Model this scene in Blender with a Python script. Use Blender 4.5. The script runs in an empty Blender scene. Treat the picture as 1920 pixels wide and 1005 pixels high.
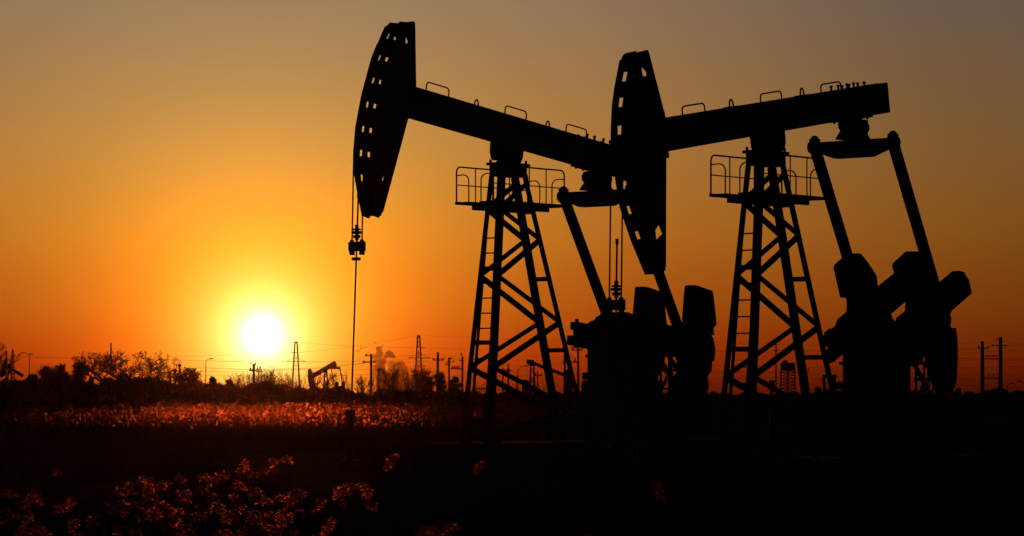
import bpy, math, random
from mathutils import Vector, Matrix
from mathutils.geometry import tessellate_polygon

random.seed(11)
R = math.radians
scene = bpy.context.scene
COL = scene.collection
F = 5800.0 / 1920.0          # focal length in frame widths
FP = 5800.0
EYE = 3.0                    # eye height above the marsh


def at(px, py, d):
    return Vector(((px - 960) / FP * d, d, EYE + (740 - py) / FP * d))


# ------------------------------------------------------------------ materials
def new_mat(name, c1, c2, scale=3.0, rough=0.8, spec=0.1, bump=0.3, metal=0.0):
    m = bpy.data.materials.new(name)
    m.use_nodes = True
    nt = m.node_tree
    n = nt.nodes
    b = n['Principled BSDF']
    tc = n.new('ShaderNodeTexCoord')
    nz = n.new('ShaderNodeTexNoise')
    nz.inputs['Scale'].default_value = scale
    nz.inputs['Detail'].default_value = 8
    nz.inputs['Roughness'].default_value = 0.65
    r = n.new('ShaderNodeValToRGB')
    r.color_ramp.elements[0].position = 0.35
    r.color_ramp.elements[1].position = 0.68
    r.color_ramp.elements[0].color = (*c1, 1)
    r.color_ramp.elements[1].color = (*c2, 1)
    bp = n.new('ShaderNodeBump')
    bp.inputs['Strength'].default_value = bump
    bp.inputs['Distance'].default_value = 0.02
    l = nt.links
    l.new(tc.outputs['Object'], nz.inputs['Vector'])
    l.new(nz.outputs['Fac'], r.inputs['Fac'])
    l.new(r.outputs['Color'], b.inputs['Base Color'])
    l.new(nz.outputs['Fac'], bp.inputs['Height'])
    l.new(bp.outputs['Normal'], b.inputs['Normal'])
    b.inputs['Roughness'].default_value = rough
    b.inputs['Specular IOR Level'].default_value = spec
    b.inputs['Metallic'].default_value = metal
    return m


M = dict(
    dark_concrete=new_mat('darkened_concrete', (0.03, 0.027, 0.024), (0.07, 0.06, 0.05), 3, 1.0, 0.0),  # foundation concrete, shade put into its base colour so it stays black
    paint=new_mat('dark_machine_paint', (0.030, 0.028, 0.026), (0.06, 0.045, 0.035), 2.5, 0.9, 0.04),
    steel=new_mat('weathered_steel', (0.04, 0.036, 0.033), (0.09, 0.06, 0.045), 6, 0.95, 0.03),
    cable=new_mat('greased_wire_rope', (0.03, 0.027, 0.025), (0.06, 0.05, 0.04), 30, 0.6, 0.15),
    concrete=new_mat('old_concrete', (0.20, 0.19, 0.17), (0.32, 0.30, 0.27), 4, 0.95, 0.05),
    pole=new_mat('concrete_pole', (0.09, 0.085, 0.08), (0.15, 0.14, 0.13), 4, 0.95, 0.05),
    galv=new_mat('galvanised_lattice', (0.08, 0.08, 0.08), (0.14, 0.14, 0.14), 4, 0.8, 0.1),
    ceramic=new_mat('brown_insulator', (0.05, 0.03, 0.02), (0.09, 0.05, 0.03), 9, 0.5, 0.2),
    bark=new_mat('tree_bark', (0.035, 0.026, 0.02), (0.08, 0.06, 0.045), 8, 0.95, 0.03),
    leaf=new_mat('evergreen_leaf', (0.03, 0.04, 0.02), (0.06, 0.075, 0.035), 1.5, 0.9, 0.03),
    scrub=new_mat('winter_scrub', (0.04, 0.035, 0.022), (0.075, 0.06, 0.04), 0.8, 0.95, 0.02),
    soil=new_mat('dark_marsh_soil', (0.022, 0.017, 0.013), (0.05, 0.038, 0.028), 0.25, 1.0, 0.0, 0.5),
    pad=new_mat('oily_gravel', (0.022, 0.02, 0.018), (0.05, 0.043, 0.036), 1.2, 1.0, 0.0, 0.6),
)


def reed_mat(name, lobe, ior, rough, c=(0.50, 0.36, 0.22)):
    """dry reed fluff: diffuse, translucent and a strong forward-scattering lobe"""
    m = bpy.data.materials.new(name)
    m.use_nodes = True
    nt = m.node_tree
    n = nt.nodes
    n.clear()
    out = n.new('ShaderNodeOutputMaterial')
    tc = n.new('ShaderNodeTexCoord')
    nz = n.new('ShaderNodeTexNoise')
    nz.inputs['Scale'].default_value = 6
    nz.inputs['Detail'].default_value = 4
    r = n.new('ShaderNodeValToRGB')
    r.color_ramp.elements[0].position = 0.3
    r.color_ramp.elements[1].position = 0.7
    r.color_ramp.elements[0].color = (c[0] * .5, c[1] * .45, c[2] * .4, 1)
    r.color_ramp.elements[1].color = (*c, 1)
    d = n.new('ShaderNodeBsdfDiffuse')
    t = n.new('ShaderNodeBsdfTranslucent')
    f = n.new('ShaderNodeBsdfRefraction')
    f.inputs['IOR'].default_value = ior
    f.inputs['Roughness'].default_value = rough
    f.inputs['Color'].default_value = (1.0, 0.42, 0.2, 1)
    m1 = n.new('ShaderNodeMixShader')
    m1.inputs[0].default_value = 0.5
    m2 = n.new('ShaderNodeMixShader')
    m2.inputs[0].default_value = lobe
    l = nt.links
    l.new(tc.outputs['Object'], nz.inputs['Vector'])
    l.new(nz.outputs['Fac'], r.inputs['Fac'])
    l.new(r.outputs['Color'], d.inputs['Color'])
    l.new(r.outputs['Color'], t.inputs['Color'])
    l.new(d.outputs[0], m1.inputs[1])
    l.new(t.outputs[0], m1.inputs[2])
    l.new(m1.outputs[0], m2.inputs[1])
    l.new(f.outputs[0], m2.inputs[2])
    l.new(m2.outputs[0], out.inputs['Surface'])
    return m


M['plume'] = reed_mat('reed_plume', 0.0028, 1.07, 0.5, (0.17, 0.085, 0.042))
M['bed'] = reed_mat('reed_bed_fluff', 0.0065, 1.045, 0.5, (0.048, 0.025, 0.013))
M['stalk'] = new_mat('dry_reed_stalk', (0.05, 0.035, 0.02), (0.09, 0.065, 0.04), 5, 1.0, 0.0)


# ------------------------------------------------------------------ mesh builder
class MB:
    def __init__(self, xf=None):
        self.v, self.f, self.xf = [], [], xf

    def add(self, vs, fs):
        o = len(self.v)
        if self.xf:
            vs = [self.xf(*p) for p in vs]
        self.v += [tuple(p) for p in vs]
        self.f += [tuple(i + o for i in q) for q in fs]

    def box(self, x0, x1, y0, y1, z0, z1):
        self.add([(x0, y0, z0), (x1, y0, z0), (x1, y1, z0), (x0, y1, z0),
                  (x0, y0, z1), (x1, y0, z1), (x1, y1, z1), (x0, y1, z1)],
                 [(0, 3, 2, 1), (4, 5, 6, 7), (0, 1, 5, 4), (1, 2, 6, 5), (2, 3, 7, 6), (3, 0, 4, 7)])

    def bar(self, p, q, w, h, up=(0, 1, 0), w2=None, h2=None):
        p, q = Vector(p), Vector(q)
        d = (q - p).normalized()
        a = Vector(up).cross(d)
        if a.length < 1e-4:
            a = Vector((1, 0, 0)).cross(d)
        a.normalize()
        b = d.cross(a)
        w2 = w if w2 is None else w2
        h2 = h if h2 is None else h2
        vs = []
        for c, ww, hh in ((p, w, h), (q, w2, h2)):
            for s, t in ((-1, -1), (1, -1), (1, 1), (-1, 1)):
                vs.append(c + a * (s * ww / 2) + b * (t * hh / 2))
        self.add(vs, [(0, 3, 2, 1), (4, 5, 6, 7), (0, 1, 5, 4), (1, 2, 6, 5), (2, 3, 7, 6), (3, 0, 4, 7)])

    def tube(self, pts, r, n=8, r2=None):
        pts = [Vector(p) for p in pts]
        m = len(pts)
        vs, fs = [], []
        ref = None
        for i, p in enumerate(pts):
            d = (pts[min(i + 1, m - 1)] - pts[max(i - 1, 0)]).normalized()
            if ref is None:
                ref = Vector((0, 0, 1)) if abs(d.z) < .9 else Vector((1, 0, 0))
            a = ref.cross(d).normalized()
            b = d.cross(a)
            ref = b
            rr = r if r2 is None else r + (r2 - r) * i / (m - 1)
            for k in range(n):
                t = 2 * math.pi * k / n
                vs.append(p + a * (math.cos(t) * rr) + b * (math.sin(t) * rr))
        for i in range(m - 1):
            for k in range(n):
                fs.append((i * n + k, i * n + (k + 1) % n, (i + 1) * n + (k + 1) % n, (i + 1) * n + k))
        fs.append(tuple(range(n - 1, -1, -1)))
        fs.append(tuple(range((m - 1) * n, m * n)))
        self.add(vs, fs)

    def prism(self, poly, y0, y1, holes=()):
        """outline in (x, z), thickness from y0 to y1"""
        loops = [list(poly)] + [list(h) for h in holes]
        flat = [p for l_ in loops for p in l_]
        n = len(flat)
        tri = tessellate_polygon([[Vector((p[0], p[1], 0)) for p in l_] for l_ in loops])
        vs = [(p[0], y0, p[1]) for p in flat] + [(p[0], y1, p[1]) for p in flat]
        fs = [tuple(t) for t in tri] + [tuple(i + n for i in reversed(t)) for t in tri]
        o = 0
        for l_ in loops:
            k = len(l_)
            for i in range(k):
                j = (i + 1) % k
                fs.append((o + i, o + j, n + o + j, n + o + i))
            o += k
        self.add(vs, fs)

    def blob(self, c, rx, ry, rz, seg=8, rings=5):
        vs, fs = [(c[0], c[1], c[2] + rz)], []
        for i in range(1, rings):
            a = math.pi * i / rings
            for k in range(seg):
                t = 2 * math.pi * k / seg
                vs.append((c[0] + rx * math.sin(a) * math.cos(t), c[1] + ry * math.sin(a) * math.sin(t), c[2] + rz * math.cos(a)))
        vs.append((c[0], c[1], c[2] - rz))
        for k in range(seg):
            fs.append((0, 1 + k, 1 + (k + 1) % seg))
            fs.append((len(vs) - 1, 1 + (rings - 2) * seg + (k + 1) % seg, 1 + (rings - 2) * seg + k))
        for i in range(rings - 2):
            for k in range(seg):
                a, b = 1 + i * seg + k, 1 + i * seg + (k + 1) % seg
                fs.append((a, a + seg, b + seg, b))
        self.add(vs, fs)

    def build(self, name, mat, parent=None, recalc=True):
        me = bpy.data.meshes.new(name)
        me.from_pydata(self.v, [], self.f)
        if recalc and len(self.f) < 20000:
            import bmesh
            bm = bmesh.new()
            bm.from_mesh(me)
            bmesh.ops.recalc_face_normals(bm, faces=bm.faces)
            bm.to_mesh(me)
            bm.free()
        me.materials.append(mat)
        o = bpy.data.objects.new(name, me)
        COL.objects.link(o)
        if parent:
            o.parent = parent
        return o


def tag(o, label=None, cat=None, group=None, kind=None):
    if label: o['label'] = label
    if cat: o['category'] = cat
    if group: o['group'] = group
    if kind: o['kind'] = kind
    return o


def empty(name, loc, label, cat, group=None, rz=0):
    o = bpy.data.objects.new(name, None)
    COL.objects.link(o)
    o.location = loc
    o.rotation_euler = (0, 0, rz)
    o.empty_display_size = 0.5
    return tag(o, label, cat, group)


# ------------------------------------------------------------------ the big pumpjacks
YAW = R(50)
SIDE = lambda u, v, z: Vector((u, -v, z))     # machine axes: u to the rear, v to the camera's right, z up


def lerp(a, b, t):
    return a + (b - a) * t


def pumpjack(org, base, pivot_z, tilt, crank_deg, head, w1, w2, label, near_win, rods, extra):
    root = empty('pumpjack', (org[0], org[1], base), label, 'pumpjack', 'large pumpjacks in the foreground', YAW)
    mb = lambda: MB(SIDE)
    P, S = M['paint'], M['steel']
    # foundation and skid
    b = mb(); b.box(-2.3, 8.4, -1.15, 1.15, -0.75, 0.0); b.build('foundation', M['dark_concrete'], root)
    b = mb()
    for v in (-0.75, 0.75):
        b.box(-2.1, 8.2, v - .1, v + .1, 0.003, .04); b.box(-2.1, 8.2, v - .03, v + .03, .04, .3); b.box(-2.1, 8.2, v - .1, v + .1, .3, .34)
    for u in (-2.0, 0.5, 3.0, 5.5, 8.1):
        b.box(u - .06, u + .06, -.71, .71, .05, .29)
    b.build('base_frame', S, root)

    # tower: legs run straight from the skid up to the cap
    zt, zb = 6.97, 0.34
    def leg_u(k, z):           # k = -1 front, +1 rear
        t = (z - 1.87) / (6.97 - 1.87)
        return lerp(-1.03, -0.42, t) if k < 0 else lerp(2.08, 0.42, t)
    def leg_v(k, z):
        t = (z - 1.87) / (6.97 - 1.87)
        return k * lerp(0.43, 0.21, t)
    for ku in (-1, 1):
        for kv in (-1, 1):
            b = mb()
            p0 = (leg_u(ku, zb), leg_v(kv, zb), zb)
            p1 = (leg_u(ku, zt), leg_v(kv, zt), zt)
            p0, p1 = Vector(p0), Vector(p1)
            w = .15
            # angle-iron section: two flanges meeting at the outer corner
            b.bar(p0 + Vector((0, -kv * .01, 0)), p1 + Vector((0, -kv * .01, 0)), w, .022, (0, 1, 0))
            b.bar(p0 + Vector((ku * .072, -kv * .083, 0)), p1 + Vector((ku * .072, -kv * .083, 0)), .022, w - .02, (0, 1, 0))
            b.build('tower_leg', P, root)
    lv = [(7.61 - 1.47), (6.9 - 1.47), (5.95 - 1.47), (4.83 - 1.47), (3.67 - 1.47), 1.05, 0.34]
    def brace(p, q, w):
        b = mb(); b.bar(p, q, w, .02, (0, 1, 0)); b.bar(Vector(p) + Vector((0, 0, w / 2 - .01)), Vector(q) + Vector((0, 0, w / 2 - .01)), .02, .07, (0, 1, 0))
        b.build('tower_brace', P, root)
    for kv in (-1, 1):
        off = kv * -.035
        for i in range(len(lv) - 1):
            a = -1 if i % 2 == 0 else 1
            z0, z1 = lv[i] - .02, lv[i + 1] + .02
            thick = .15 if (i % 2 == 0) == (kv < 0) else .115
            brace((leg_u(a, z0), leg_v(kv, z0) + off, z0), (leg_u(-a, z1), leg_v(kv, z1) + off, z1), thick)
        brace((leg_u(-1, lv[0]), leg_v(kv, lv[0]) + off, lv[0] + .05), (leg_u(1, 6.8), leg_v(kv, 6.8) + off, 6.8), .13)
    for ku, zs in ((-1, (4.66, 2.82, .9)), (1, (4.45, 2.66, .9))):
        for z in zs:
            b = mb(); b.bar((leg_u(ku, z), leg_v(-1, z), z), (leg_u(ku, z), leg_v(1, z), z), .11, .11, (1, 0, 0)); b.build('tower_strut', P, root)
    for z in (6.12,):
        for ku in (-1, 1):
            b = mb(); b.bar((leg_u(ku, z), leg_v(-1, z), z), (leg_u(ku, z), leg_v(1, z), z), .1, .14, (1, 0, 0)); b.build('tower_strut', P, root)
        for kv in (-1, 1):
            b = mb(); b.bar((leg_u(-1, z) - .2, kv * .3, z + .05), (leg_u(1, z) + .2, kv * .3, z + .05), .08, .12, (0, 1, 0)); b.build('tower_strut', P, root)

    # ladder on the front face
    b = mb()
    def lad(v, z):
        return (leg_u(-1, z) + .03, v, z)
    for v in (-.25, .19):
        b.bar(lad(v, .34), lad(v, 5.85), .05, .06, (0, 1, 0))
    z = .55
    while z < 5.8:
        b.tube([lad(-.25, z), lad(.19, z)], .02, 6)
        z += .375
    b.build('ladder', P, root)

    # service catwalks left and right of the tower
    zf = 6.30
    for kv in (-1, 1):
        w = mb()
        w.box(-1.3, 1.5, min(kv * .16, kv * .62), max(kv * .16, kv * .62), zf - .05, zf)
        w.box(-.85, 1.05, kv * .42 - .05, kv * .42 + .05, zf - .18, zf - .055)
        w.box(-1.3, 1.5, min(kv * .622, kv * .632), max(kv * .622, kv * .632), zf - .06, zf + .02)
        cw = w.build('catwalk', P, root)
        h = mb()
        rv = kv * .6
        x0, x1 = -1.28, 1.48
        def arcpts(c, r, a0, a1, n=6):
            return [(c[0] + r * math.cos(lerp(a0, a1, i / n)), c[1], c[2] + r * math.sin(lerp(a0, a1, i / n))) for i in range(n + 1)]
        top = zf + .88
        pts = [(x0, rv, zf)] + arcpts((x0 + .14, rv, top - .14), .14, math.pi, math.pi / 2) + arcpts((x1 - .14, rv, top - .14), .14, math.pi / 2, 0) + [(x1, rv, zf)]
        h.tube(pts, .02, 8)
        h.tube([(x0, rv, zf + .43), (x1, rv, zf + .43)], .015, 6)
        for x in (x0 + .72, x0 + 1.38, x1 - .72):
            h.tube([(x, rv, zf), (x, rv, top)], .016, 6)
        for x in (x0, x1):    # low end hoops
            vi = kv * .2
            pts = [(x, rv, zf + .66)]
            pts += [(x, lerp(rv, vi, .55), zf + .67)]
            for i in range(1, 6):
                a = math.pi / 2 * i / 5
                pts.append((x, lerp(rv, vi, .55) + (vi - lerp(rv, vi, .55)) * math.sin(a), zf + .67 - .16 * (1 - math.cos(a))))
            pts.append((x, vi, zf))
            h.tube(pts, .016, 6)
        h.build('handrail', P, cw)

    # cap and saddle bearing
    b = mb()
    b.box(-.47, .47, -.22, .22, 6.97, 7.24); b.box(-.54, .54, -.27, .27, 7.243, 7.31)
    for u in (-.45, .45):
        for v in (-.2, .2):
            b.tube([(u, v, 7.31), (u, v, 7.39)], .035, 6)
    b.build('tower_cap', P, root)
    b = mb()
    b.prism([(-.28, 7.312), (.28, 7.312), (.2, 7.42), (.16, 7.74), (-.16, 7.74), (-.2, 7.42)], -.18, .18)
    b.tube([(0, -.26, 7.56), (0, .26, 7.56)], .15, 16)
    b.build('saddle_bearing', P, root)

    # walking beam
    ca, sa = math.cos(tilt), math.sin(tilt)
    bx = lambda x, y: (x * ca - y * sa, pivot_z + x * sa + y * ca)
    BF = lambda u, v, z: SIDE(bx(u, z)[0], v, bx(u, z)[1])      # beam frame
    b = MB(BF)
    b.box(-4.45, 4.84, -.12, .12, -.33, .33)
    b.box(-4.45, 4.84, -.18, .18, .331, .355); b.box(-4.45, 4.84, -.18, .18, -.355, -.331)
    b.box(4.841, 4.86, -.18, .18, -.355, .355)
    beam = b.build('walking_beam', P, root)
    b = MB(BF)
    b.prism([(-.46, -.357), (.46, -.357), (.45, -.62), (.38, -.78), (.27, -.80), (.2, -.6), (-.2, -.6), (-.27, -.80), (-.38, -.78), (-.45, -.62)], -.17, .17,
            [[(-.42, -.60), (-.30, -.60), (-.30, -.70), (-.38, -.70)], [(.30, -.60), (.42, -.60), (.38, -.70), (.30, -.70)]])
    b.build('saddle', P, beam)
    for x in (-3.35, -.38, 2.05):
        h = MB(BF)
        w, ht, r = .83, .2, .09
        pts = [(x, .17, .35)] + [(x + r - r * math.cos(a), .17, .355 + ht - r + r * math.sin(a)) for a in (0, .4, .8, 1.2, 1.57)] + \
              [(x + w - r + r * math.sin(a), .17, .355 + ht - r + r * math.cos(a)) for a in (0, .4, .8, 1.2, 1.57)] + [(x + w, .17, .35)]
        h.tube(pts, .018, 8)
        h.build('grab_rail', P, beam)
    for x in (-1.28, 1.52):
        h = MB(BF)
        pts = [(x - .08, 0, .35), (x - .06, 0, .46)] + [(x + .05 * math.sin(a), 0, .48 + .05 * math.cos(a)) for a in (-1.2, -.6, 0, .6, 1.2)] + [(x + .06, 0, .46), (x + .08, 0, .35)]
        h.tube(pts, .02, 8)
        h.box(x - .2, x + .2, -.08, .08, .355, .375)
        h.build('lifting_lug', P, beam)
    for x in (2.95, 3.25, 3.62, 3.9):
        for v in (-.15, .15):
            h = MB(BF)
            h.tube([(x, v, -.43), (x, v, .43)], .03, 6); h.blob((x, v, .44), .045, .045, .035)
            h.build('clamp_bolt', P, beam)
    h = MB(BF); h.box(2.8, 4.05, -.22, .22, -.39, -.357)
    h.build('clamp_plate', P, beam)

    # horsehead: two side plates, a windowed front cover, the far and near plates .32 apart
    arc, back, rows, far_end, quad = head
    arc = sorted(arc, key=lambda p: p[1])
    def ax(y):
        for (x0, y0), (x1, y1) in zip(arc, arc[1:]):
            if y <= y1:
                return lerp(x0, x1, (y - y0) / (y1 - y0))
        return arc[-1][0]
    fine = []
    n = 36
    for i in range(n + 1):
        y = lerp(arc[0][1], arc[-1][1], i / n)
        fine.append(((ax(y - .08) + ax(y) * 2 + ax(y + .08)) / 4 if 0 < i < n else ax(y), y))
    poly = fine + back
    hd = MB(BF)
    hw = .16
    for v0, v1, nearp in ((-hw - .012, -hw + .012, False), (hw - .012, hw + .012, True)):
        holes = []
        for y in rows:
            a0, a1 = (.17, far_end) if not nearp else near_win
            if y > 1.0 or y < -2: a1 = min(a1, .33)
            x = ax(y)
            x_top, x_bot = ax(y + .1), ax(y - .1)
            holes.append([(x_bot + a0, y - .1), (x_bot + a1, y - .1), (x_top + a1, y + .1), (x_top + a0, y + .1)])
        bxk = back[0][0]
        holes.append([(bxk + .15, 1.32), (bxk + .32, 1.32), (bxk + .33, 1.4), (bxk + .17, 1.54)])
        if nearp: holes.append(quad)
        hd.prism(poly, v0, v1, holes)
    # stiffening plates between the two sides
    hd.prism([(back[0][0] - .05, back[0][1] - .06), (back[0][0] + .3, back[0][1] - .03), (back[0][0] + .3, back[0][1] - .06), (back[0][0] - .05, back[0][1] - .09)], -hw + .013, hw - .013)
    hd.prism([(arc[0][0] + .02, arc[0][1] + .03), (arc[0][0] + .3, arc[0][1] + .05), (arc[0][0] + .3, arc[0][1] + .08), (arc[0][0] + .02, arc[0][1] + .06)], -hw + .013, hw - .013)
    hd.box(-4.62, -3.95, -.15, -.124, -.5, .5); hd.box(-4.62, -3.95, .124, .15, -.5, .5)
    horse = hd.build('horsehead', P, root)
    # front cover that carries the ropes
    cv = MB(BF)
    edges = sorted(set([p[1] for p in fine] + [y + s for y in rows for s in (-.1, .1)]))
    for y0, y1 in zip(edges, edges[1:]):
        ym = (y0 + y1) / 2
        win = any(abs(ym - y) < .1 for y in rows)
        sp = ((-hw - .03, -.055), (.09, hw + .03)) if win else ((-hw - .03, hw + .03),)
        for a, c in sp:
            x0, x1 = ax(y0), ax(y1)
            cv.add([(x0 - .02, a, y0), (x0 - .02, c, y0), (x1 - .02, c, y1), (x1 - .02, a, y1),
                    (x0, a, y0), (x0, c, y0), (x1, c, y1), (x1, a, y1)],
                   [(0, 1, 2, 3), (7, 6, 5, 4), (0, 4, 5, 1), (2, 6, 7, 3), (1, 5, 6, 2), (0, 3, 7, 4)])
    cv.build('rope_cover', P, horse)

    # bridle ropes, carrier bar, polished rod
    zc, urod, utop, zrodtop, zrodend, ub = rods
    for kv in (-1, 1):
        b = mb()
        ymax = 1.2
        pts = []
        best = None
        for i in range(30):
            y = lerp(ymax, -2.9, i / 29)
            q = bx(ax(y) - .035, y)
            pts.append((q[0], kv * .16, q[1]))
            if best is None or q[0] < best[0]: best = (q[0], i)
        pts = pts[:best[1] + 1] + [(urod, kv * .16, zc)]
        b.tube(pts, .019, 6)
        b.build('bridle_rope', M['cable'], root)
    b = mb()
    b.box(urod - .06, urod + .06, -.23, .23, zc - .06, zc + .02); b.box(urod - .06, urod + .06, -.23, .23, zc - .2, zc - .12)
    for v0, v1 in ((-.23, -.1), (-.03, .03), (.1, .23)):
        b.box(urod - .059, urod + .059, v0, v1, zc - .121, zc - .059)
    for v in (-.16, .16):
        b.box(urod - .05, urod + .05, v - .045, v + .045, zc - .29, zc - .2); b.tube([(urod, v, zc), (urod, v, zc + .07)], .05, 8)
    b.build('carrier_bar', S, root)
    b = mb()
    zr = lambda z: lerp(ub, utop, (z - zrodend) / (zrodtop - zrodend))
    b.tube([(zr(zrodtop), 0, zrodtop), (zr(zrodend), 0, zrodend)], .021, 8)
    b.tube([(zr(zc + .05), 0, zc + .05), (zr(zc + .05), 0, zc + .42)], .045, 8)
    b.tube([(zr(zc), 0, zc + .21), (zr(zc), 0, zc + .27)], .12, 12)
    b.tube([(zr(zc), 0, zc + .11), (zr(zc), 0, zc + .18)], .09, 12)
    b.tube([(zr(zc), 0, zc + .29), (zr(zc), 0, zc + .33)], .10, 12)
    b.tube([(zr(zc - .45), 0, zc - .42), (zr(zc - .45), 0, zc - .35)], .11, 12)
    b.tube([(zr(zrodtop), 0, zrodtop - .12), (zr(zrodtop), 0, zrodtop)], .035, 8)
    b.build('polished_rod', S, root)

    # equalizer with its bearing
    eu = 3.55
    bu, bz = bx(eu + .07, -.357)
    ez = bz - .54
    b = mb()
    yz = [(-1.0, ez - .22), (-1.0, ez - .02), (1.0, ez - .02), (1.0, ez - .22), (.5, ez - .4), (-.5, ez - .4)]
    vs = [(eu - .13, y, z) for y, z in yz] + [(eu + .13, y, z) for y, z in yz]
    b.add(vs, [(5, 4, 3, 2, 1, 0), (6, 7, 8, 9, 10, 11)] + [(i, (i + 1) % 6, 6 + (i + 1) % 6, 6 + i) for i in range(6)])
    b.box(eu - .17, eu + .17, -1.0, 1.0, ez - .018, ez)
    for v in (-1.08, 1.08):
        b.tube([(eu, v - .16 * (1 if v > 0 else -1), ez - .12), (eu, v + .14 * (1 if v > 0 else -1), ez - .12)], .09, 12)
    eq = b.build('equalizer', P, root)
    b = mb()
    b.prism([(eu - .5, ez + .003), (eu + .55, ez + .003), (eu + .4, ez + .1), (eu + .25, ez + .3), (eu - .2, ez + .3), (eu - .42, ez + .1)], -.18, -.06)
    b.prism([(eu - .5, ez + .003), (eu + .55, ez + .003), (eu + .4, ez + .1), (eu + .25, ez + .3), (eu - .2, ez + .3), (eu - .42, ez + .1)], .06, .18)
    b.tube([(eu - .42, 0, ez + .33), (eu + .45, 0, ez + .33)], .13, 12)
    b.box(eu - .3, eu + .32, -.2, .2, ez + .3, bz - .045)
    b.blob((eu - .42, 0, ez + .33), .1, .16, .16); b.blob((eu + .45, 0, ez + .33), .1, .16, .16)
    for u in (eu - .38, eu + .45):
        b.tube([(u, .12, ez), (u, .12, ez + .09)], .035, 6); b.tube([(u, -.12, ez), (u, -.12, ez + .09)], .035, 6)
    b.build('equalizer_bearing', P, root)

    # cranks, counterweights and pitman arms
    su, sz = 4.1, 3.13
    cc, cs = math.cos(R(crank_deg)), math.sin(R(crank_deg))
    pin = (su + cc * 1.7, sz + cs * 1.7)
    for kv in (-1, 1):
        v0 = kv * 1.1
        b = mb()
        b.bar((eu, v0, ez - .1), (pin[0], v0, pin[1]), .2, .2, (0, 1, 0))
        b.tube([(eu, v0 - .12, ez - .1), (eu, v0 + .12, ez - .1)], .145, 16)
        b.box(eu - .10, eu + .10, v0 - .09, v0 + .09, ez - .14, ez + .1)
        b.blob((eu, v0, ez + .1), .10, .10, .08)
        b.tube([(pin[0], v0 - .15, pin[1]), (pin[0], v0 + .15, pin[1])], .24, 16)
        b.build('pitman_arm', P, root)
        CF = lambda r, v, h, kv=kv: SIDE(su + r * cc - h * cs, v, sz + r * cs + h * cc)
        b = MB(CF)
        v0 = kv * .83
        b.prism([(-.6, -.36), (-.1, -.38), (2.46, -.37), (3.38, -.36), (3.40, -.05), (3.28, .24), (3.1, .36), (.34, .36), (.2, .26), (-.5, .25), (-.5, .05), (-.1, .03), (-.04, -.03), (-.1, -.1), (-.6, -.12)], v0 - .1, v0 + .1)
        b.tube([(-.36, v0, -.42), (-.36, v0, .34)], .05, 8)
        b.tube([(0, v0 - .2, 0), (0, v0 + .2, 0)], .25, 16)
        for r in (.6, 1.1, 1.6, 2.1, 2.6, 3.1):
            b.tube([(r, v0 - .13, .29), (r, v0 + .13, .29)], .035, 6)
        cr = b.build('crank', P, root)
        for w in (w1, w2):
            b = MB(CF)
            us = [r * cc - h * cs for r, h in w]
            cu, hu = (min(us) + max(us)) / 2, (max(us) - min(us)) / 2
            # the traced outline includes the block's thickness seen at an angle: take it off
            w = [(r - .19 * cc * (u - cu) / hu, h + .19 * cs * (u - cu) / hu) for (r, h), u in zip(w, us)]
            b.prism(w, v0 - .14, v0 + .14)
            cx = sum(p[0] for p in w) / len(w); cy = sum(p[1] for p in w) / len(w)
            inner = [(cx + (p[0] - cx) * .7, cy + (p[1] - cy) * .7) for p in w]
            b.prism(inner, v0 - .155, v0 + .155)
            b.build('counterweight', P, cr)

    # gear reducer and its pedestal
    b = mb()
    zt_ = 3.60
    dome = [(3.52, 1.9), (3.52, 2.8)] + [(3.52 + .8 - .8 * math.cos(a), 2.88 + .8 * math.sin(a)) for a in (.1, .4, .7, 1.0, 1.3, 1.57)] + \
           [(4.5 + .75 * math.sin(a), 2.93 + .75 * math.cos(a)) for a in (0, .4, .8, 1.2, 1.57)] + [(5.25, 1.9)]
    b.prism(dome, -.28, .28)
    b.box(3.82, 5.3, -.46, .46, 1.9, 2.75)
    b.box(3.78, 5.53, -.56, .56, 2.5, 2.58)
    b.tube([(su, -.72, sz), (su, .72, sz)], .17, 16)
    b.tube([(su, -.55, sz), (su, .55, sz)], .34, 20)
    b.tube([(4.55, 0, zt_ - .02), (4.55, 0, zt_ + .07)], .1, 10)
    b.build('gear_reducer', P, root)
    b = mb()
    b.box(3.72, 5.6, -.6, .6, .34, 1.9)
    for i in range(7):
        b.box(3.5 + .03 * i, 3.719, -.58, -.35, .36 + .26 * i, .55 + .26 * i)
    for u in (3.95, 4.6, 5.3):
        b.box(u - .04, u + .04, .601, .68, .34, 1.85)
    b.build('reducer_pedestal', P, root)
    b = mb()
    b.tube([(5.75, .16, 2.95), (5.75, .3, 2.95)], .47, 28)
    b.tube([(5.75, -.2, 2.95), (5.75, .5, 2.95)], .09, 12)
    b.build('brake_wheel', P, root)
    b = mb()
    for v in (-.1, .25):
        b.bar((6.28, v, 2.62), (7.45, v, 1.35), .12, .05, (0, 1, 0))
        b.tube([(6.42, v, .34), (6.42, v, 2.62)], .035, 8); b.tube([(6.78, v, .34), (6.78, v, 2.6)], .03, 8)
        b.bar((6.35, v, 2.57), (6.85, v, 2.57), .09, .05, (0, 1, 0)); b.bar((6.35, v, 2.17), (6.85, v, 2.17), .06, .04, (0, 1, 0))
        b.bar((6.8, v, 2.15), (6.35, v, 1.55), .05, .04, (0, 1, 0)); b.bar((6.35, v, 1.7), (6.85, v, 1.7), .04, .04, (0, 1, 0))
    b.bar((8.02, .1, 1.95), (8.35, .1, .5), .12, .08, (0, 1, 0))
    b.build('motor_frame', P, root)
    b = mb()
    b.tube([(6.95, -.4, .95), (6.95, .4, .95)], .3, 20)
    for k in range(9):
        b.tube([(6.95, -.36 + k * .09, .95), (6.95, -.33 + k * .09, .95)], .33, 20)
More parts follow.
